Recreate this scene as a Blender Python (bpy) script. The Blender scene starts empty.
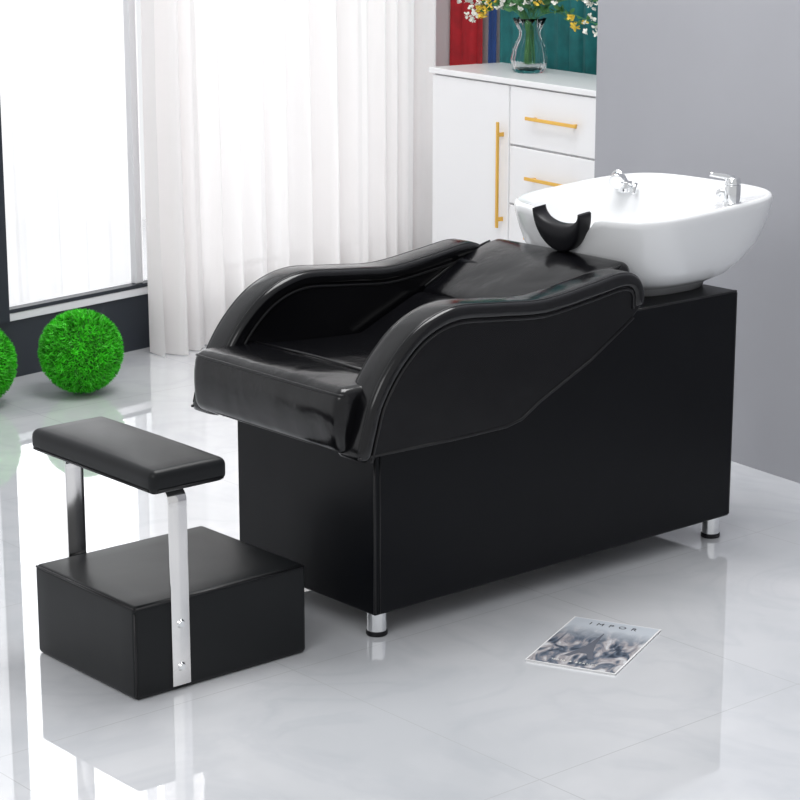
import bpy, bmesh, math, random
from mathutils import Vector, Matrix
random.seed(7)
S=bpy.context.scene
COL=S.collection
try:
    S.view_settings.view_transform='Standard'
    S.view_settings.look='None'
except Exception as e: print(e)

# ---------------------------------------------------------------- materials
def setin(n,k,v):
    if k in n.inputs: n.inputs[k].default_value=v
def mat(name,col,rough=.5,metal=0,spec=.5,coat=0,trans=0,ior=1.45,bump=None,noise=None,alpha=1):
    m=bpy.data.materials.new(name); m.use_nodes=True
    nt=m.node_tree; b=nt.nodes['Principled BSDF']
    setin(b,'Base Color',(*col,1)); setin(b,'Roughness',rough); setin(b,'Metallic',metal)
    setin(b,'Specular IOR Level',spec); setin(b,'Coat Weight',coat); setin(b,'Coat Roughness',.1)
    setin(b,'Transmission Weight',trans); setin(b,'IOR',ior); setin(b,'Alpha',alpha)
    tc=nt.nodes.new('ShaderNodeTexCoord')
    if noise:
        sc,amt=noise
        n=nt.nodes.new('ShaderNodeTexNoise'); n.inputs['Scale'].default_value=sc; n.inputs['Detail'].default_value=4
        nt.links.new(tc.outputs['Object'],n.inputs['Vector'])
        r=nt.nodes.new('ShaderNodeValToRGB')
        r.color_ramp.elements[0].position=.3; r.color_ramp.elements[1].position=.7
        r.color_ramp.elements[0].color=(*[c*(1-amt) for c in col],1)
        r.color_ramp.elements[1].color=(*[min(1,c*(1+amt)) for c in col],1)
        nt.links.new(n.outputs['Fac'],r.inputs['Fac']); nt.links.new(r.outputs['Color'],b.inputs['Base Color'])
    if bump:
        prev=None
        for it in bump:
            sc,st,di=it[:3]; stretch=it[3] if len(it)>3 else (1,1,1)
            mp=nt.nodes.new('ShaderNodeMapping'); mp.inputs['Scale'].default_value=stretch
            nt.links.new(tc.outputs['Object'],mp.inputs['Vector'])
            n=nt.nodes.new('ShaderNodeTexNoise'); n.inputs['Scale'].default_value=sc; n.inputs['Detail'].default_value=1.5
            n.inputs['Distortion'].default_value=it[4] if len(it)>4 else 0
            nt.links.new(mp.outputs['Vector'],n.inputs['Vector'])
            bp=nt.nodes.new('ShaderNodeBump'); bp.inputs['Strength'].default_value=st; bp.inputs['Distance'].default_value=di
            nt.links.new(n.outputs['Fac'],bp.inputs['Height'])
            if prev: nt.links.new(prev.outputs['Normal'],bp.inputs['Normal'])
            prev=bp
        nt.links.new(prev.outputs['Normal'],b.inputs['Normal'])
    return m
M_leather=mat('black_leather',(.0025,.0025,.0033),.19,spec=.5,bump=[(6,.5,.018,(1,1,1),.4),(24,.18,.004,(1,1,1),.6),(300,.05,.001)])
M_leather_p=mat('black_leather_arm_panel',(.0025,.0025,.0033),.25,spec=.32,bump=[(5,.4,.014,(1,1,1),.3),(300,.05,.001)])
M_leather_r=mat('black_leather_roll',(.0025,.0025,.0033),.18,spec=.5,bump=[(9,.4,.011,(1,1,1),.3),(300,.05,.001)])
M_side=mat('black_vinyl_panel',(.0025,.003,.0045),.36,spec=.18,bump=[(5,.15,.01),(350,.08,.001)])
M_pipe=mat('black_piping',(.006,.006,.007),.32,spec=.45)
M_foot=mat('black_vinyl_footrest',(.005,.006,.007),.38,spec=.30,bump=[(6,.15,.01),(350,.1,.001)])
M_ceramic=mat('white_ceramic',(.79,.80,.81),.06,spec=.5,coat=.3)
M_chrome=mat('chrome',(.80,.81,.82),.08,metal=1)
M_steel=mat('polished_steel',(.80,.79,.78),.12,metal=1,noise=(3,.05))
M_rubber=mat('black_rubber',(.006,.006,.008),.42,spec=.3)
M_cab=mat('white_lacquer',(.87,.87,.88),.25)
M_gold=mat('brushed_gold',(.85,.52,.12),.3,metal=1)
M_glass=mat('vase_glass',(1,1,1),.02,trans=1,ior=1.15)
M_wallg=mat('grey_wall_paint',(.365,.368,.395),.75,spec=.2,noise=(1.2,.04))
M_wallw=mat('white_wall_paint',(.8,.8,.81),.8,spec=.2,noise=(1.5,.02))
M_dark=mat('dark_window_frame',(.022,.027,.036),.4,spec=.4)
M_wframe=mat('light_window_frame',(.70,.70,.72),.4)
M_red=mat('red_curtain_cloth',(.36,.008,.015),.7,noise=(20,.2))
M_navy=mat('navy_curtain_cloth',(.008,.04,.16),.7,noise=(20,.2))
M_teal=mat('teal_curtain_cloth',(.006,.135,.14),.65,noise=(20,.2))
M_grass=mat('artificial_grass',(.045,.50,.012),.5,noise=(25,.4))
M_grassc=mat('grass_core',(.015,.16,.006),.8)
M_leaf=mat('leaf_green',(.06,.2,.06),.5,noise=(30,.3))
M_yel=mat('yellow_blossom',(.85,.62,.08),.6)
M_wht=mat('white_blossom',(.85,.85,.78),.6)
M_paper=mat('paper_edges',(.8,.8,.8),.6)
M_ink=mat('ink',(.03,.03,.04),.5)
M_ink2=mat('grey_ink',(.12,.13,.16),.5)

def cloth(name,col,tr,tp):
    m=bpy.data.materials.new(name); m.use_nodes=True; nt=m.node_tree; nt.nodes.clear()
    o=nt.nodes.new('ShaderNodeOutputMaterial'); d=nt.nodes.new('ShaderNodeBsdfDiffuse'); t=nt.nodes.new('ShaderNodeBsdfTranslucent')
    p=nt.nodes.new('ShaderNodeBsdfTransparent'); a=nt.nodes.new('ShaderNodeMixShader'); b=nt.nodes.new('ShaderNodeMixShader')
    tc=nt.nodes.new('ShaderNodeTexCoord'); w=nt.nodes.new('ShaderNodeTexNoise'); w.inputs['Scale'].default_value=300
    nt.links.new(tc.outputs['Object'],w.inputs['Vector']); bp=nt.nodes.new('ShaderNodeBump'); bp.inputs['Strength'].default_value=.05
    nt.links.new(w.outputs['Fac'],bp.inputs['Height']); nt.links.new(bp.outputs['Normal'],d.inputs['Normal'])
    d.inputs['Color'].default_value=(*col,1); t.inputs['Color'].default_value=(*col,1)
    a.inputs[0].default_value=tr; b.inputs[0].default_value=tp
    nt.links.new(d.outputs[0],a.inputs[1]); nt.links.new(t.outputs[0],a.inputs[2])
    nt.links.new(a.outputs[0],b.inputs[1]); nt.links.new(p.outputs[0],b.inputs[2]); nt.links.new(b.outputs[0],o.inputs[0])
    return m
M_curt=cloth('white_curtain_cloth',(.925,.905,.90),.42,.08)
M_sheer=cloth('sheer_cloth',(.96,.95,.95),.6,.35)

def floor_mat():
    m=bpy.data.materials.new('glossy_marble_tiles'); m.use_nodes=True; nt=m.node_tree; b=nt.nodes['Principled BSDF']
    tc=nt.nodes.new('ShaderNodeTexCoord'); mp=nt.nodes.new('ShaderNodeMapping')
    mp.inputs['Rotation'].default_value=(0,0,math.radians(-40.6)); mp.inputs['Location'].default_value=(.33,.28,0)
    nt.links.new(tc.outputs['Object'],mp.inputs['Vector'])
    br=nt.nodes.new('ShaderNodeTexBrick'); br.offset=0; br.inputs['Scale'].default_value=1
    br.inputs['Brick Width'].default_value=.8; br.inputs['Row Height'].default_value=.8
    br.inputs['Mortar Size'].default_value=.0014; br.inputs['Mortar Smooth'].default_value=.3
    nt.links.new(mp.outputs['Vector'],br.inputs['Vector'])
    n=nt.nodes.new('ShaderNodeTexNoise'); n.inputs['Scale'].default_value=1.3; n.inputs['Detail'].default_value=5; n.inputs['Distortion'].default_value=1.4
    nt.links.new(tc.outputs['Object'],n.inputs['Vector'])
    r=nt.nodes.new('ShaderNodeValToRGB'); e=r.color_ramp.elements
    e[0].position=.32; e[0].color=(.68,.70,.73,1); e[1].position=.66; e[1].color=(.81,.82,.845,1)
    nt.links.new(n.outputs['Fac'],r.inputs['Fac'])
    v=nt.nodes.new('ShaderNodeTexNoise'); v.inputs['Scale'].default_value=1.6; v.inputs['Detail'].default_value=4; v.inputs['Distortion'].default_value=2.0
    nt.links.new(tc.outputs['Object'],v.inputs['Vector'])
    vr=nt.nodes.new('ShaderNodeValToRGB'); ve=vr.color_ramp.elements
    ve[0].position=.44; ve[0].color=(1,1,1,1); ve[1].position=.56; ve[1].color=(1,1,1,1); x=ve.new(.5); x.color=(.945,.95,.957,1)
    nt.links.new(v.outputs['Fac'],vr.inputs['Fac'])
    mu=nt.nodes.new('ShaderNodeMixRGB'); mu.blend_type='MULTIPLY'; mu.inputs[0].default_value=1
    nt.links.new(r.outputs['Color'],mu.inputs[1]); nt.links.new(vr.outputs['Color'],mu.inputs[2])
    nt.links.new(mu.outputs['Color'],br.inputs['Color1']); nt.links.new(mu.outputs['Color'],br.inputs['Color2'])
    br.inputs['Mortar'].default_value=(.60,.61,.63,1)
    nt.links.new(br.outputs['Color'],b.inputs['Base Color'])
    setin(b,'Roughness',.03); setin(b,'Specular IOR Level',1.0); setin(b,'Coat Weight',1.0); setin(b,'Coat Roughness',.01); setin(b,'Coat IOR',1.65)
    return m
M_floor=floor_mat()

# ---------------------------------------------------------------- helpers
def empty(name,loc=(0,0,0),rz=0):
    e=bpy.data.objects.new(name,None); e.empty_display_size=.1; COL.objects.link(e)
    e.location=loc; e.rotation_euler=(0,0,rz); return e
def obj(name,bm,m,parent=None,smooth=True,loc=None,rz=None,angle=None):
    bmesh.ops.recalc_face_normals(bm,faces=bm.faces)
    me=bpy.data.meshes.new(name); bm.to_mesh(me); bm.free()
    for x in (m if isinstance(m,(list,tuple)) else [m]): me.materials.append(x)
    for p in me.polygons: p.use_smooth=smooth
    o=bpy.data.objects.new(name,me); COL.objects.link(o)
    if parent: o.parent=parent
    if loc: o.location=loc
    if rz is not None: o.rotation_euler=(0,0,rz)
    return o
def flatshade_angle(o,ang=35):
    me=o.data; bm=bmesh.new(); bm.from_mesh(me)
    for e in bm.edges:
        e.smooth = not (len(e.link_faces)==2 and e.calc_face_angle(0)>math.radians(ang))
    bm.to_mesh(me); bm.free()
def wnorm(o):
    md=o.modifiers.new('weighted_normal','WEIGHTED_NORMAL'); md.keep_sharp=True; md.weight=100
def box(name,x0,x1,y0,y1,z0,z1,m,parent=None,bev=0,loc=None,rz=None):
    bm=bmesh.new(); bmesh.ops.create_cube(bm,size=1)
    for v in bm.verts:
        v.co=Vector((x0+(v.co.x+.5)*(x1-x0),y0+(v.co.y+.5)*(y1-y0),z0+(v.co.z+.5)*(z1-z0)))
    if bev: bmesh.ops.bevel(bm,geom=bm.edges[:],offset=bev,segments=3,profile=.5,affect='EDGES')
    o=obj(name,bm,m,parent,smooth=bool(bev),loc=loc,rz=rz)
    if bev: flatshade_angle(o,40); wnorm(o)
    return o
def axis_list(L,r,n):
    k=5
    e=[r*(1-math.cos(i/k*math.pi/2))*1.0 for i in range(k+1)]
    a=e[:]; b=[L-x for x in e][::-1]
    mid=[r+(L-2*r)*i/n for i in range(1,n)]
    return a+mid+b
def cushion_bm(dx,dy,dz,r,n=(12,12,4),crown=0,crown_x=0):
    bm=bmesh.new(); D=(dx,dy,dz); A=[axis_list(D[i],r,n[i]) for i in range(3)]
    for ax in range(3):
        u,v=[i for i in range(3) if i!=ax]
        for side in (0,1):
            g=[]
            for pu in A[u]:
                row=[]
                for pv in A[v]:
                    p=[0,0,0]; p[ax]=side*D[ax]; p[u]=pu; p[v]=pv
                    row.append(bm.verts.new(p))
                g.append(row)
            for i in range(len(g)-1):
                for j in range(len(g[0])-1):
                    bm.faces.new((g[i][j],g[i+1][j],g[i+1][j+1],g[i][j+1]))
    bmesh.ops.remove_doubles(bm,verts=bm.verts,dist=1e-6)
    for v in bm.verts:
        q=Vector([min(max(v.co[i],r),D[i]-r) for i in range(3)])
        d=v.co-q
        if d.length>1e-9: d=d.normalized()*r
        v.co=q+d
        fx=1-(2*v.co.x/dx-1)**2; fy=1-(2*v.co.y/dy-1)**2; fz=1-(2*v.co.z/dz-1)**2
        if crown: v.co.z+=(1 if v.co.z>dz/2 else -.3)*crown*max(0,fx)*max(0,fy) * (abs(v.co.z-dz/2)/(dz/2))
        if crown_x: v.co.x+=(1 if v.co.x>dx/2 else -1)*crown_x*max(0,fz)*max(0,fy)*(abs(v.co.x-dx/2)/(dx/2))
    return bm
def cushion(name,x0,x1,y0,y1,z0,z1,r,m,parent,crown=0,crown_x=0,fn=None,n=(12,12,4)):
    bm=cushion_bm(x1-x0,y1-y0,z1-z0,r,n,crown,crown_x)
    for v in bm.verts:
        v.co+=Vector((x0,y0,z0))
        if fn: v.co=fn(v.co)
    return obj(name,bm,m,parent)
def cyl(name,p0,p1,r0,r1,m,parent=None,seg=28,bm=None,bev=0):
    own=bm is None
    if own: bm=bmesh.new()
    p0=Vector(p0);p1=Vector(p1); d=p1-p0
    q=d.to_track_quat('Z','Y').to_matrix().to_4x4()
    res=bmesh.ops.create_cone(bm,cap_ends=True,segments=seg,radius1=r0,radius2=r1,depth=d.length,matrix=Matrix.Translation((p0+p1)/2)@q)
    if own:
        if bev:
            es=[e for e in bm.edges if len(e.link_faces)==2 and e.calc_face_angle(0)>1]
            bmesh.ops.bevel(bm,geom=es,offset=bev,segments=3,profile=.5,affect='EDGES')
        o=obj(name,bm,m,parent); flatshade_angle(o,40); return o
def crom(pts,per=8):
    P=[Vector(p) for p in pts]; out=[]
    for i in range(len(P)-1):
        p0=P[i-1] if i>0 else P[0]*2-P[1]; p1=P[i]; p2=P[i+1]; p3=P[i+2] if i+2<len(P) else P[-1]*2-P[-2]
        for k in range(per):
            t=k/per
            out.append(.5*((2*p1)+(p2-p0)*t+(2*p0-5*p1+4*p2-p3)*t*t+(3*p1-p0-3*p2+p3)*t**3))
    out.append(P[-1]); return out
def tube(name,pts,r,m,parent=None,seg=8,bm=None,cap=True):
    own=bm is None
    if own: bm=bmesh.new()
    P=[Vector(p) for p in pts]; rings=[]
    up=None
    for i,p in enumerate(P):
        t=(P[min(i+1,len(P)-1)]-P[max(i-1,0)]).normalized()
        if up is None:
            up=t.orthogonal().normalized()
        up=(up-t*up.dot(t)).normalized(); s=t.cross(up)
        rr=r(i/(len(P)-1)) if callable(r) else r
        rings.append([bm.verts.new(p+(up*math.cos(a)+s*math.sin(a))*rr) for a in [2*math.pi*k/seg for k in range(seg)]])
    fs=[]
    for i in range(len(rings)-1):
        for k in range(seg):
            fs.append(bm.faces.new((rings[i][k],rings[i][(k+1)%seg],rings[i+1][(k+1)%seg],rings[i+1][k])))
    if cap:
        fs.append(bm.faces.new(rings[0])); fs.append(bm.faces.new(rings[-1]))
    if own: return obj(name,bm,m,parent)
    return fs
def extrude_poly(name,poly,y0,y1,m,parent,bev=.01,axis='y'):
    bm=bmesh.new()
    a=[bm.verts.new((p[0],y0,p[1])) for p in poly]; b=[bm.verts.new((p[0],y1,p[1])) for p in poly]
    n=len(poly); f1=bm.faces.new(a); f2=bm.faces.new(b[::-1])
    for i in range(n): bm.faces.new((a[i],b[i],b[(i+1)%n],a[(i+1)%n]))
    bmesh.ops.recalc_face_normals(bm,faces=bm.faces)
    if bev:
        es=[e for e in bm.edges if f1 in e.link_faces or f2 in e.link_faces or e.calc_face_angle(0)>.6]
        bmesh.ops.bevel(bm,geom=list(set(es)),offset=bev,segments=4,profile=.5,affect='EDGES')
    o=obj(name,bm,m,parent); flatshade_angle(o,30); wnorm(o); return o

# ---------------------------------------------------------------- salon shampoo chair
TH=math.radians(40.6)
O0=Vector((-.059,4.880,0))
chair=empty('salon_shampoo_chair',O0,TH)
W=.53
extrude_poly('base_cabinet',[(0,.06),(1.25,.06),(1.25,.68),(.80,.68),(.47,.50),(.36,.49),(0,.49)],0,W,M_side,chair,bev=.007)
for nm,(x,y) in {'a':(0.003,.003),'b':(1.247,.003),'c':(.003,W-.003)}.items():
    tube('corner_piping_'+nm,[(x,y,.066),(x,y,.3),(x,y,.48 if nm!='b' else .674)],.0035,M_pipe,chair)
tube('top_piping',[(.80,.003,.677),(1.0,.003,.677),(1.247,.003,.677)],.0035,M_pipe,chair)
tube('side_seam',[(.016,.0,.066),(.016,-.0005,.3),(.016,.0,.48)],.0018,M_pipe,chair)
for i,(x,y) in enumerate([(.035,.035),(1.215,.035),(.035,W-.035),(1.215,W-.035)]):
    cyl('leg_%d'%(i+1),(x,y,.012),(x,y,.064),.024,.024,M_chrome,chair)
    cyl('leg_foot_%d'%(i+1),(x,y,0),(x,y,.013),.026,.026,M_rubber,chair,bev=.003)
# arms
top=[(-.10,.468),(-.083,.53),(-.0566,.605),(.0026,.688),(.0862,.755),(.193,.787),(.335,.778),(.48,.767),(.633,.783),(.745,.797),(.80,.785),(.828,.75),(.832,.704)]
path=crom([(p[0],0,p[1]) for p in top],7)
bottom=[(.79,.675),(.64,.588),(.47,.512),(.41,.478),(.36,.468),(.2,.466)]
def inset(path,d):
    out=[]
    for i,p in enumerate(path):
        t=(path[min(i+1,len(path)-1)]-path[max(i-1,0)]).normalized()
        n=Vector((t.z,0,-t.x))
        out.append((p+n*d,n))
    return out
def arm(side,yc):
    ins=inset(path,.010)
    poly=[(p.x,p.z) for p,n in ins]+bottom
    extrude_poly('arm_panel_'+side,poly,yc-.041,yc+.041,M_leather_p,chair,bev=.008)
    bm=bmesh.new(); rings=[]
    HN=.021
    cen=inset(path,HN); hw,hn=.049,HN; seg=28
    L=len(cen)
    for i,(c,n) in enumerate(cen):
        k=1
        if i<3: k=[.8,.94,.99][i]
        if i>L-4: k=[.99,.94,.8][i-(L-3)]
        ring=[]
        for s in range(seg):
            a=2*math.pi*s/seg; ca,sa=math.cos(a),math.sin(a)
            x=math.copysign(abs(ca)**.55,ca)*hw*k; y=math.copysign(abs(sa)**.65,sa)*hn*k
            p=c+n*y; ring.append(bm.verts.new((p.x,yc+x,p.z)))
        rings.append(ring)
    for i in range(L-1):
        for s in range(seg):
            bm.faces.new((rings[i][s],rings[i][(s+1)%seg],rings[i+1][(s+1)%seg],rings[i+1][s]))
    bm.faces.new(rings[0]); bm.faces.new(rings[-1])
    obj('arm_roll_'+side,bm,M_leather_r,chair)
    for j,(yy,dd) in enumerate([(yc-.042,.0435),(yc+.042,.0435)]):
        tube('arm_piping_%s_%d'%(side,j+1),[(p.x,yy,p.z) for p,n in inset(path,dd)],.0034,M_pipe,chair)
    for j,yy in enumerate((yc-.036,yc+.036)):
        tube('arm_top_seam_%s_%d'%(side,j+1),[(p.x,yy,p.z) for p,n in inset(path,.0040)][2:-3],.0028,M_pipe,chair)
    bt=[Vector((p[0],0,p[1])) for p in [(-.095,.470)]+bottom[::-1]]
    sgn=-1 if yc<.2 else 1
    tube('arm_hem_'+side,[(p.x,yc+sgn*.041,p.z+.003) for p in bt],.0034,M_pipe,chair)
arm('right',-.018)
arm('left',.548)
# seat
def seatfront(co):
    return Vector((co.x-.012*max(0,1-((co.z-.55)/.08)**2)*(1 if co.x<0 else 0),co.y,co.z))
cushion('seat_front_bolster',-.115,.06,-.022,.548,.474,.628,.026,M_leather,chair,crown=.006,fn=seatfront,n=(4,16,4))
tube('seat_piping',crom([(-.099,-.0145,.612),(-.113,-.005,.614),(-.1165,.1,.615),(-.1165,.265,.615),(-.1165,.43,.615),(-.113,.531,.614),(-.099,.541,.612)],5),.0036,M_pipe,chair)
tube('seat_piping_lower',[(-.110,.02,.484),(-.112,.1,.484),(-.112,.265,.484),(-.112,.43,.484),(-.110,.51,.484)],.0030,M_pipe,chair)
def seatmap(co):
    s=max(0,min(1,(co.x-.0)/.4))
    return Vector((co.x,co.y,co.z-.024*math.sin(s*math.pi/2)))
cushion('seat_cushion',.03,.42,.02,.51,.49,.634,.03,M_leather,chair,crown=.008,fn=seatmap)
tube('seat_cross_seam',[(.045,.03,.627),(.045,.15,.631),(.045,.265,.633),(.045,.38,.631),(.045,.50,.627)],.0032,M_pipe,chair)
bp=crom([(.33,0,.59),(.44,0,.635),(.58,0,.695),(.72,0,.76),(.80,0,.79),(.865,0,.802)],16)
cum=[0]
for i in range(1,len(bp)): cum.append(cum[-1]+(bp[i]-bp[i-1]).length)
BL=cum[-1]
def onpath(s):
    s=max(0,min(BL,s))
    for i in range(1,len(bp)):
        if cum[i]>=s:
            t=(s-cum[i-1])/(cum[i]-cum[i-1]); p=bp[i-1].lerp(bp[i],t); d=(bp[i]-bp[i-1]).normalized(); return p,d
    return bp[-1],(bp[-1]-bp[-2]).normalized()
def backmap(co):
    p,d=onpath(co.x); n=Vector((-d.z,0,d.x))
    q=p+n*co.z; return Vector((q.x,co.y,q.z))
cushion('lumbar_cushion',0,BL*.47,.022,.508,-.10,.006,.030,M_leather,chair,crown=.014,fn=backmap)
cushion('back_cushion',BL*.45,BL,.018,.512,-.10,.0,.026,M_leather,chair,crown=.008,fn=backmap)
for k_,yy in enumerate((.024,.506)):
    tube('back_seam_%d'%(k_+1),[backmap(Vector((s,yy,-.0035))) for s in [BL*(.5+.048*j) for j in range(10)]],.0032,M_pipe,chair)
box('back_support',.70,.835,.03,.50,.60,.76,M_side,chair,bev=.01)
# basin -------------------------------------------------
def sring(bm,z,cx,cy,hx,hy,e,dip,seg=88):
    r=[]
    for s in range(seg):
        a=2*math.pi*s/seg; ca,sa=math.cos(a),math.sin(a)
        x=cx+math.copysign(abs(ca)**(2/e),ca)*hx; y=cy+math.copysign(abs(sa)**(2/e),sa)*hy
        f=max(0,-ca)
        dz=dip*math.exp(-((y-.25)/.088)**4)*min(1,f*1.6) if f>0 else 0
        tilt=(.055*(x-1.13)-.008)*max(0,(z-.70)/.22)
        r.append(bm.verts.new((x,y,z-dz+tilt)))
    return r
bm=bmesh.new()
spec=[(.678,1.11,.24,.155,.16,3,0),(.698,1.11,.24,.165,.17,3,0),(.704,1.11,.24,.18,.185,3,0),
(.722,1.115,.24,.210,.214,3.1,0),(.755,1.125,.245,.244,.243,3.2,.0),(.80,1.133,.245,.269,.267,3.4,.02),(.85,1.137,.245,.283,.281,3.6,.05),
(.895,1.138,.245,.290,.288,3.8,.07),(.912,1.138,.245,.291,.289,3.8,.08),(.920,1.138,.245,.287,.285,3.8,.085),(.922,1.138,.245,.281,.279,3.8,.085),(.918,1.138,.245,.274,.272,3.8,.085),
(.912,1.075,.255,.204,.232,3.0,.085),(.902,1.074,.255,.197,.225,2.9,.082),(.85,1.068,.255,.180,.208,2.8,.05),(.80,1.065,.255,.155,.182,2.6,0),(.76,1.07,.255,.115,.14,2.4,0),(.742,1.07,.255,.05,.06,2,0),(.740,1.07,.255,.018,.018,2,0)]
rs=[sring(bm,*s) for s in spec]
for i in range(len(rs)-1):
    n=len(rs[i])
    for k in range(n): bm.faces.new((rs[i][k],rs[i][(k+1)%n],rs[i+1][(k+1)%n],rs[i+1][k]))
bm.faces.new(rs[0]); bm.faces.new(rs[-1])
obj('ceramic_basin',bm,M_ceramic,chair)
cyl('drain_ring',(1.07,.255,.733),(1.07,.255,.740),.024,.02,M_chrome,chair)
# neck rest crescent
N=28; outer=[];inner=[]
for i in range(N+1):
    a=math.pi+math.pi*i/N
    outer.append((.086*math.cos(a),.106*math.sin(a)))
    inner.append((.079*math.cos(a),.038*math.sin(a)+.004))
bm=bmesh.new(); cols=[]
for lay,(yy,shr) in enumerate([(0,.008),(.004,.003),(.010,0),(.034,0),(.040,.003),(.044,.008)]):
    row=[]
    for i in range(N+1):
        o=Vector(outer[i]); n_=Vector(inner[i]); m_=(o+n_)/2
        o2=o+(m_-o)*min(.9,shr*30); n2=n_+(m_-n_)*min(.9,shr*30)
        row.append((bm.verts.new((yy,o2.x,o2.y)),bm.verts.new((yy,n2.x,n2.y))))
    cols.append(row)
NL=len(cols)
for l in range(NL-1):
    for i in range(N):
        for s in (0,1):
            bm.faces.new((cols[l][i][s],cols[l][i+1][s],cols[l+1][i+1][s],cols[l+1][i][s]))
for l in (0,NL-1):
    for i in range(N): bm.faces.new((cols[l][i][0],cols[l][i+1][0],cols[l][i+1][1],cols[l][i][1]))
for i in (0,N):
    for l in range(NL-1): bm.faces.new((cols[l][i][0],cols[l+1][i][0],cols[l+1][i][1],cols[l][i][1]))
R=Matrix.Translation((.808,.240,.903))@Matrix.Rotation(math.radians(-6),4,'Y')
bmesh.ops.transform(bm,matrix=R,verts=bm.verts)
obj('neck_rest',bm,M_rubber,chair)
# faucet
fx,fy=1.205,-.008
cyl('faucet_base',(fx,fy,.905),(fx,fy,.920),.026,.024,M_chrome,chair,bev=.002)
cyl('faucet_body',(fx,fy,.918),(fx,fy,.966),.022,.021,M_chrome,chair,bev=.003)
cyl('faucet_cap',(fx,fy,.966),(fx,fy,.984),.0225,.018,M_chrome,chair,bev=.004)
tube('faucet_lever',crom([(fx,fy,.980),(fx-.02,fy+.012,.987),(fx-.05,fy+.035,.993)],6),lambda t:.009-.003*t,M_chrome,chair)
tube('faucet_spout',crom([(fx,fy+.01,.94),(fx-.008,fy+.03,.943),(fx-.012,fy+.04,.935)],6),.009,M_chrome,chair,seg=12)
# hand shower in its holder
hx,hy=1.245,.412
Z=-.014
cyl('shower_holder',(hx,hy,.908+Z),(hx,hy,.937+Z),.023,.020,M_chrome,chair,bev=.002)
cyl('shower_handle',(hx,hy,.925+Z),(hx-.012,hy+.01,.948+Z),.014,.016,M_chrome,chair,bev=.002)
cyl('shower_neck',(hx-.012,hy+.01,.946+Z),(hx-.033,hy+.0,.956+Z),.014,.017,M_chrome,chair,bev=.002)
cyl('shower_head',(hx-.026,hy+.004,.949+Z),(hx-.048,hy-.012,.940+Z),.019,.022,M_chrome,chair,bev=.003)
tube('shower_hose',crom([(hx+.01,hy-.02,.912+Z),(hx+.005,hy-.035,.930+Z),(hx-.01,hy-.045,.928+Z),(hx-.02,hy-.05,.908+Z)],8),.007,M_chrome,chair)

# ---------------------------------------------------------------- footrest stool
fs=empty('footrest_stool',O0,TH)
cushion('footrest_base',-.64,-.167,.045,.453,.0,.215,.012,M_foot,fs,n=(8,8,4))
tube('base_seam_a',[(-.635,.048,.210),(-.4,.047,.211),(-.172,.048,.210)],.0028,M_pipe,fs)
tube('base_seam_b',[(-.637,.05,.210),(-.638,.25,.211),(-.637,.448,.210)],.0028,M_pipe,fs)
tube('base_seam_c',[(-.6375,.0475,.01),(-.6375,.0475,.2)],.0028,M_pipe,fs)
cushion('footrest_pad',-.606,-.405,.012,.508,.466,.520,.018,M_foot,fs,crown=.008,n=(8,14,3))
tube('pad_seam',[(-.6055,.03,.476),(-.6065,.25,.476),(-.6055,.49,.476)],.0025,M_pipe,fs)
tube('pad_seam_end',[(-.59,.0125,.476),(-.51,.0115,.476),(-.42,.0125,.476)],.0025,M_pipe,fs)
def strip(nm,y_out,sgn):
    h=.5*.048; th=.005; xc=-.522
    base=[(y_out,.012),(y_out,.20),(y_out,.42)]
    yb=y_out; R_=.03
    base+= [(yb-sgn*R_*(1-math.cos(a)), .432+R_*math.sin(a)) for a in [math.radians(d) for d in range(0,91,10)]]
    base.append((yb-sgn*.16,.462))
    bm=bmesh.new(); rings=[]
    P=[Vector((0,b[0],b[1])) for b in base]
    for i,p in enumerate(P):
        t=(P[min(i+1,len(P)-1)]-P[max(i-1,0)]).normalized(); n=Vector((0,t.z,-t.y))*sgn
        rings.append([bm.verts.new((xc+sx*h,p.y+n.y*sn*th/2,p.z+n.z*sn*th/2)) for sx,sn in ((-1,-1),(1,-1),(1,1),(-1,1))])
    for i in range(len(rings)-1):
        for k in range(4): bm.faces.new((rings[i][k],rings[i][(k+1)%4],rings[i+1][(k+1)%4],rings[i+1][k]))
    bm.faces.new(rings[0]); bm.faces.new(rings[-1])
    bmesh.ops.recalc_face_normals(bm,faces=bm.faces)
    es=[e for e in bm.edges if len(e.link_faces)==2 and e.calc_face_angle(0)>1]
    bmesh.ops.bevel(bm,geom=es,offset=.0012,segments=2,profile=.5,affect='EDGES')
    o=obj('steel_bracket_'+nm,bm,M_steel,fs); flatshade_angle(o,30)
    for j,z in enumerate((.055,.155)):
        cyl('bolt_%s_%d'%(nm,j+1),(xc,y_out+sgn*.002,z),(xc,y_out+sgn*.0075,z),.011,.007,M_chrome,fs,seg=16)
strip('near',.0425,-1)
strip('far',.4555,1)

# ---------------------------------------------------------------- floor and walls
fl=box('floor',-4.5,4.5,-1.0,11.0,-.05,0,M_floor)
wd=Vector((.648,.7615,0)).normalized(); wang=math.atan2(wd.y,wd.x)
w0=Vector((-1.429,7.470,0))
win=empty('window_1',w0,wang)
q=Vector((.545,-.839,0)).normalized(); qang=math.atan2(q.y,q.x)
q0=Vector((.56,8.94,0))
den=wd.x*(-q.y)-wd.y*(-q.x)
rhs=q0-w0
s_c=(rhs.x*(-q.y)-rhs.y*(-q.x))/den
cpt=w0+wd*s_c
ww=empty('wall_window',w0,wang)
box('solid_part',-2.4,.02,0,.14,0,2.7,M_wallw,ww)
box('lintel',.02,s_c,0,.14,2.35,2.7,M_wallw,ww)
box('plinth',.02,s_c,0,.14,0,.205,M_dark,ww)
box('end_part',s_c-.34,s_c+.0,0,.14,.205,2.35,M_wallw,ww)
box('post_left',.03,.085,-.015,.10,.205,2.35,M_dark,win)
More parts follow.
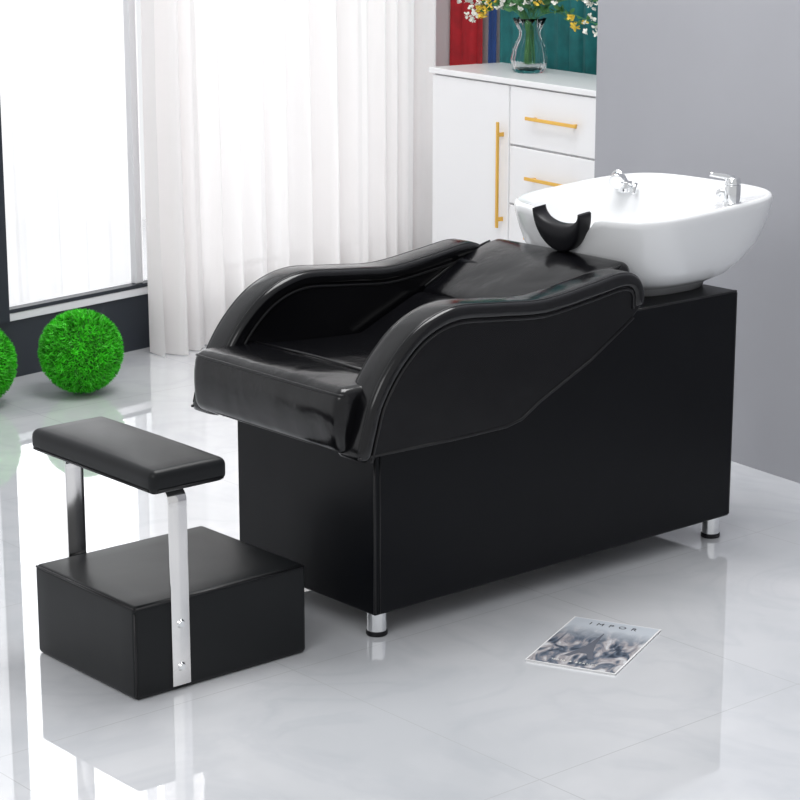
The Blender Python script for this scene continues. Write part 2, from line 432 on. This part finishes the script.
box('rail_bottom',.085,s_c-.34,-.01,.10,.205,.235,M_wframe,win,bev=.004)
box('rail_bottom_gasket',.085,s_c-.34,-.012,.03,.235,.248,M_dark,win)
box('stile_a',.70,.735,.0,.03,.248,2.35,M_wframe,win,bev=.004)
box('stile_b',1.4,1.435,.0,.03,.248,2.35,M_wframe,win,bev=.004)
box('rail_top',.085,s_c-.34,-.01,.10,2.30,2.35,M_dark,win)
def curtain(name,x0,x1,yc,amp,per,z0,z1,m,parent_loc,rz,seed=1,nz=24,flare=.3):
    rnd=random.Random(seed); bm=bmesh.new(); n=int((x1-x0)/.006); cols=[]
    f=[]
    phs=[rnd.uniform(0,6.28) for _ in range(6)]
    for i in range(n+1):
        x=x0+(x1-x0)*i/n
        f.append(2*math.pi*x/per+1.3*math.sin(x*5.1+phs[0])+.9*math.sin(x*11.3+phs[1]))
    for i in range(n+1):
        x=x0+(x1-x0)*i/n; col=[]
        for j in range(nz+1):
            t=j/nz; z=z1+(z0-z1)*t
            a=amp*(.7+.3*math.sin(x*7+phs[2]))*(1+flare*t)
            p=f[i]+.5*math.sin(t*3+phs[3]+x*3)
            y=yc+a*math.sin(p)+.3*a*math.sin(2.3*p+phs[4])
            xx=x+.25*a*math.cos(p)
            col.append(bm.verts.new((xx,y,z)))
        cols.append(col)
    for i in range(n):
        for j in range(nz): bm.faces.new((cols[i][j],cols[i+1][j],cols[i+1][j+1],cols[i][j+1]))
    return obj(name,bm,m,None,loc=parent_loc,rz=rz)
curtain('window_curtain',.645,s_c-.31,-.13,.056,.125,.004,2.55,M_curt,w0,wang,seed=3)
curtain('sheer_curtain',-.0,.92,.20,.016,.16,.01,2.5,M_sheer,w0,wang,seed=5)
box('wall_back',-.25,3.2,0,.12,0,2.7,M_wallw,loc=cpt,rz=qang)
curtain('red_curtain',.02,.27,-.04,.018,.10,.01,2.4,M_red,cpt,qang,seed=8)
curtain('navy_curtain',.285,.35,-.04,.012,.07,.01,2.4,M_navy,cpt,qang,seed=12)
curtain('teal_curtain',.37,1.7,-.035,.015,.10,.01,2.4,M_teal,cpt,qang,seed=9)
gd=Vector((.158,-.233,0)).normalized(); gang=math.atan2(gd.y,gd.x)
box('wall_right',-.04,4.0,0,.10,0,2.7,M_wallg,loc=(.646,6.99,0),rz=gang)

# ---------------------------------------------------------------- sideboard
CH=.985
c0=Vector((.125,8.65,0))
sb=empty('white_sideboard',c0,qang)
D_=.34
box('carcass',0,1.16,.018,D_,.06,CH-.02,M_cab,sb)
box('plinth_base',.02,1.14,.05,D_-.01,0,.06,M_cab,sb)
box('top_board',-.012,1.172,-.008,D_+.005,CH-.022,CH,M_cab,sb,bev=.003)
box('door_panel',.004,.515,0,.02,.065,CH-.028,M_cab,sb,bev=.003)
zt=CH-.028
for i in range(4):
    h=.222
    box('drawer_front_%d'%(i+1),.523,1.156,0,.02,zt-h+.007,zt,M_cab,sb,bev=.003)
    box('drawer_handle_%d'%(i+1),.655,.96,-.030,-.022,zt-.113,zt-.100,M_gold,sb,bev=.002)
    box('drawer_handle_post_%d_a'%(i+1),.68,.692,-.024,.004,zt-.111,zt-.102,M_gold,sb)
    box('drawer_handle_post_%d_b'%(i+1),.92,.932,-.024,.004,zt-.111,zt-.102,M_gold,sb)
    zt-=h
box('door_handle',.474,.488,-.030,-.022,CH-.565,CH-.165,M_gold,sb,bev=.002)
box('door_handle_post_a',.476,.486,-.024,.004,CH-.22,CH-.205,M_gold,sb)
box('door_handle_post_b',.476,.486,-.024,.004,CH-.54,CH-.525,M_gold,sb)

# ---------------------------------------------------------------- vase with flowers
vp=c0+q*.38+Vector((-q.y,q.x,0))*.19
vase=empty('glass_vase_with_flowers',(vp.x,vp.y,CH),qang)
prof=[(.0,.0),(.05,.0),(.062,.012),(.068,.05),(.060,.095),(.040,.135),(.037,.152),(.062,.205),(.059,.205),(.034,.154),(.036,.135),(.055,.09),(.063,.05),(.057,.016),(.0,.010)]
bm=bmesh.new(); seg=48; rr=[]
for r_,z in prof:
    if r_==0: rr.append([bm.verts.new((0,0,z))])
    else: rr.append([bm.verts.new(((r_+(.003*math.cos(12*a) if r_>.03 else 0))*math.cos(a),(r_+(.003*math.cos(12*a) if r_>.03 else 0))*math.sin(a),z)) for a in [2*math.pi*k/seg for k in range(seg)]])
for i in range(len(rr)-1):
    A,B=rr[i],rr[i+1]
    for k in range(seg):
        if len(A)==1: bm.faces.new((A[0],B[k],B[(k+1)%seg]))
        elif len(B)==1: bm.faces.new((A[k],A[(k+1)%seg],B[0]))
        else: bm.faces.new((A[k],A[(k+1)%seg],B[(k+1)%seg],B[k]))
obj('glass_body',bm,M_glass,vase)
bm=bmesh.new()
def leaf(bm,p,d,L,w,mi):
    d=d.normalized(); s=d.cross(Vector((random.uniform(-1,1),random.uniform(-1,1),random.uniform(-.3,1)))).normalized()
    n=d.cross(s)
    pts=[p,p+d*L*.35+s*w,p+d*L*.75+s*w*.7+n*w*.2,p+d*L,p+d*L*.75-s*w*.7+n*w*.2,p+d*L*.35-s*w]
    f=bm.faces.new([bm.verts.new(x) for x in pts]); f.material_index=mi
for k in range(34):
    a=random.uniform(0,6.28); sp=random.uniform(.12,.50); h=random.uniform(.24,.42)
    if k%3==0: a=math.pi+random.uniform(-.5,.5)
    ey=math.sin(a)*sp*.10-.04
    e=Vector((math.cos(a)*sp,ey,h-(.04 if sp>.25 else 0)))
    b0=Vector((random.uniform(-.02,.02),random.uniform(-.02,.02),.03))
    m0=Vector((b0.x*.5+e.x*.06,b0.y*.5+e.y*.10,.19))
    pts=crom([b0,m0,m0.lerp(e,.5)+Vector((0,0,.04)),e],4)
    for f in tube('',pts,.0014,None,bm=bm,seg=5): f.material_index=0
    for t in range(6,len(pts)):
        for _ in range(2):
            leaf(bm,pts[t],Vector((random.uniform(-1,1),random.uniform(-.5,.5),random.uniform(-.2,.8))),random.uniform(.03,.045),.008,0)
    typ=random.choice([1,1,2,2])
    for j in range(8):
        c=e+Vector((random.uniform(-.035,.035),random.uniform(-.03,.02),random.uniform(-.04,.03)))
        for _ in range(6):
            leaf(bm,c,Vector((random.uniform(-1,1),random.uniform(-1,1),random.uniform(-.6,1))),.016,.006,typ)
obj('flower_stems',bm,[M_leaf,M_yel,M_wht],vase,smooth=False)

# ---------------------------------------------------------------- grass balls
def grassball(name,c,r,seed):
    rnd=random.Random(seed); bm=bmesh.new()
    bmesh.ops.create_icosphere(bm,subdivisions=4,radius=r*.88)
    for f in bm.faces: f.material_index=1
    N=9000
    for i in range(N):
        z=1-2*(i+.5)/N; a=i*2.399963; s=math.sqrt(1-z*z); n=Vector((s*math.cos(a),s*math.sin(a),z))
        t=n.orthogonal().normalized(); t=Matrix.Rotation(rnd.uniform(0,6.28),3,n)@t
        b=n*r*.86; w=.0028; tip=(n+Vector((rnd.uniform(-.14,.14),rnd.uniform(-.14,.14),rnd.uniform(-.12,.14)))).normalized()*r*rnd.uniform(.94,1.0)
        mid=(b+tip)/2
        v=[bm.verts.new(b-t*w),bm.verts.new(b+t*w),bm.verts.new(mid+t*w*.9),bm.verts.new(tip),bm.verts.new(mid-t*w*.9)]
        bm.faces.new(v)
    return obj(name,bm,[M_grass,M_grassc],None,smooth=False,loc=c)
grassball('topiary_grass_ball',(-1.087,7.316,.149),.15,1)
grassball('topiary_grass_ball.001',(-1.42,7.13,.149),.15,2)

# ---------------------------------------------------------------- magazine
def cover_mat():
    m=bpy.data.materials.new('magazine_cover'); m.use_nodes=True; nt=m.node_tree; b=nt.nodes['Principled BSDF']
    tc=nt.nodes.new('ShaderNodeTexCoord'); mp=nt.nodes.new('ShaderNodeMapping'); mp.inputs['Scale'].default_value=(9,18,1)
    nt.links.new(tc.outputs['Object'],mp.inputs['Vector'])
    n=nt.nodes.new('ShaderNodeTexNoise'); n.inputs['Scale'].default_value=1.6; n.inputs['Detail'].default_value=6; n.inputs['Distortion'].default_value=1.2
    nt.links.new(mp.outputs['Vector'],n.inputs['Vector'])
    r=nt.nodes.new('ShaderNodeValToRGB'); e=r.color_ramp.elements
    e[0].position=.36; e[0].color=(.04,.055,.08,1); e[1].position=.66; e[1].color=(.66,.67,.69,1)
    x=e.new(.46); x.color=(.15,.18,.23,1); x=e.new(.54); x.color=(.38,.35,.36,1)
    nt.links.new(n.outputs['Fac'],r.inputs['Fac'])
    sx=nt.nodes.new('ShaderNodeSeparateXYZ'); nt.links.new(tc.outputs['Object'],sx.inputs[0])
    mr=nt.nodes.new('ShaderNodeMapRange'); mr.inputs['From Min'].default_value=.02; mr.inputs['From Max'].default_value=.11
    nt.links.new(sx.outputs['X'],mr.inputs['Value'])
    mx=nt.nodes.new('ShaderNodeMixRGB'); mx.inputs[2].default_value=(.56,.60,.65,1)
    nt.links.new(mr.outputs[0],mx.inputs[0]); nt.links.new(r.outputs[0],mx.inputs[1]); nt.links.new(mx.outputs[0],b.inputs['Base Color'])
    setin(b,'Roughness',.3); return m
M_cov=cover_mat()
mang=math.atan2(.293,.137)
mg=empty('magazine',(.454,4.848,0),mang)
box('pages',-.160,.160,-.108,.108,0,.004,M_paper,mg)
box('cover_border',-.1615,.1615,-.110,.110,.004,.0046,M_paper,mg)
box('cover',-.158,.158,-.106,.106,.0046,.0050,M_cov,mg)
def text(nm,s,size,loc,m,rz,sp=1.5):
    c=bpy.data.curves.new(nm,'FONT'); c.body=s; c.size=size; c.extrude=.0002; c.align_x='CENTER'; c.space_character=sp
    c.materials.append(m); o=bpy.data.objects.new(nm,c); COL.objects.link(o); o.parent=mg; o.location=loc; o.rotation_euler=(0,0,rz)
text('title_text','IMPOR',.024,(.122,0,.0053),M_ink,-math.pi/2,2.0)
text('subtitle_text','HAIR & BEAUTY',.011,(-.135,0,.0053),M_wht,-math.pi/2)
bm=bmesh.new()
def poly(pts):
    bm.faces.new([bm.verts.new((x,y,.0052)) for x,y in pts])
poly([(-.10,.040),(-.05,.022),(.0,.010),(.075,.004),(.075,.002),(.0,-.004),(-.05,-.016),(-.10,-.034),(-.10,-.02),(-.07,-.006),(-.07,.012),(-.10,.026)])
obj('cover_tower_print',bm,M_ink2,mg,smooth=False)

# ---------------------------------------------------------------- lights
w=bpy.data.worlds.new('World'); S.world=w; w.use_nodes=True
nt=w.node_tree; bg=nt.nodes['Background']
tc=nt.nodes.new('ShaderNodeTexCoord'); dp=nt.nodes.new('ShaderNodeVectorMath'); dp.operation='DOT_PRODUCT'
dp.inputs[1].default_value=(-.7615,.648,0)
nt.links.new(tc.outputs['Generated'],dp.inputs[0])
mr=nt.nodes.new('ShaderNodeMapRange'); mr.inputs['From Min'].default_value=.15; mr.inputs['From Max'].default_value=.62
mr.inputs['To Min'].default_value=.66; mr.inputs['To Max'].default_value=.93
nt.links.new(dp.outputs['Value'],mr.inputs['Value']); nt.links.new(mr.outputs[0],bg.inputs[1])
bg.inputs[0].default_value=(.97,.98,1,1)
def area(name,loc,tgt,size,power,col=(1,1,1),sy=None):
    l=bpy.data.lights.new(name,'AREA'); l.energy=power; l.size=size; l.color=col
    if sy: l.shape='RECTANGLE'; l.size_y=sy
    o=bpy.data.objects.new(name,l); COL.objects.link(o); o.location=loc
    o.rotation_euler=(Vector(tgt)-Vector(loc)).to_track_quat('-Z','Y').to_euler(); return o
area('ceiling_softbox',(.3,5.9,3.8),(.2,5.9,0),1.8,104)
area('window_daylight',(-2.2,9.6,1.9),(0,6,0.4),2.4,55,(.97,.99,1))
area('studio_key',(-1.6,1.0,3.6),(.2,6.4,.4),2.2,55)
# ---------------------------------------------------------------- camera
cam=bpy.data.cameras.new('camera'); co=bpy.data.objects.new('camera',cam); COL.objects.link(co)
co.location=(0,0,1.8); co.rotation_euler=(math.radians(90-13.99),0,0)
cam.sensor_width=36; cam.lens=36*2200/800; cam.clip_end=100
S.camera=co
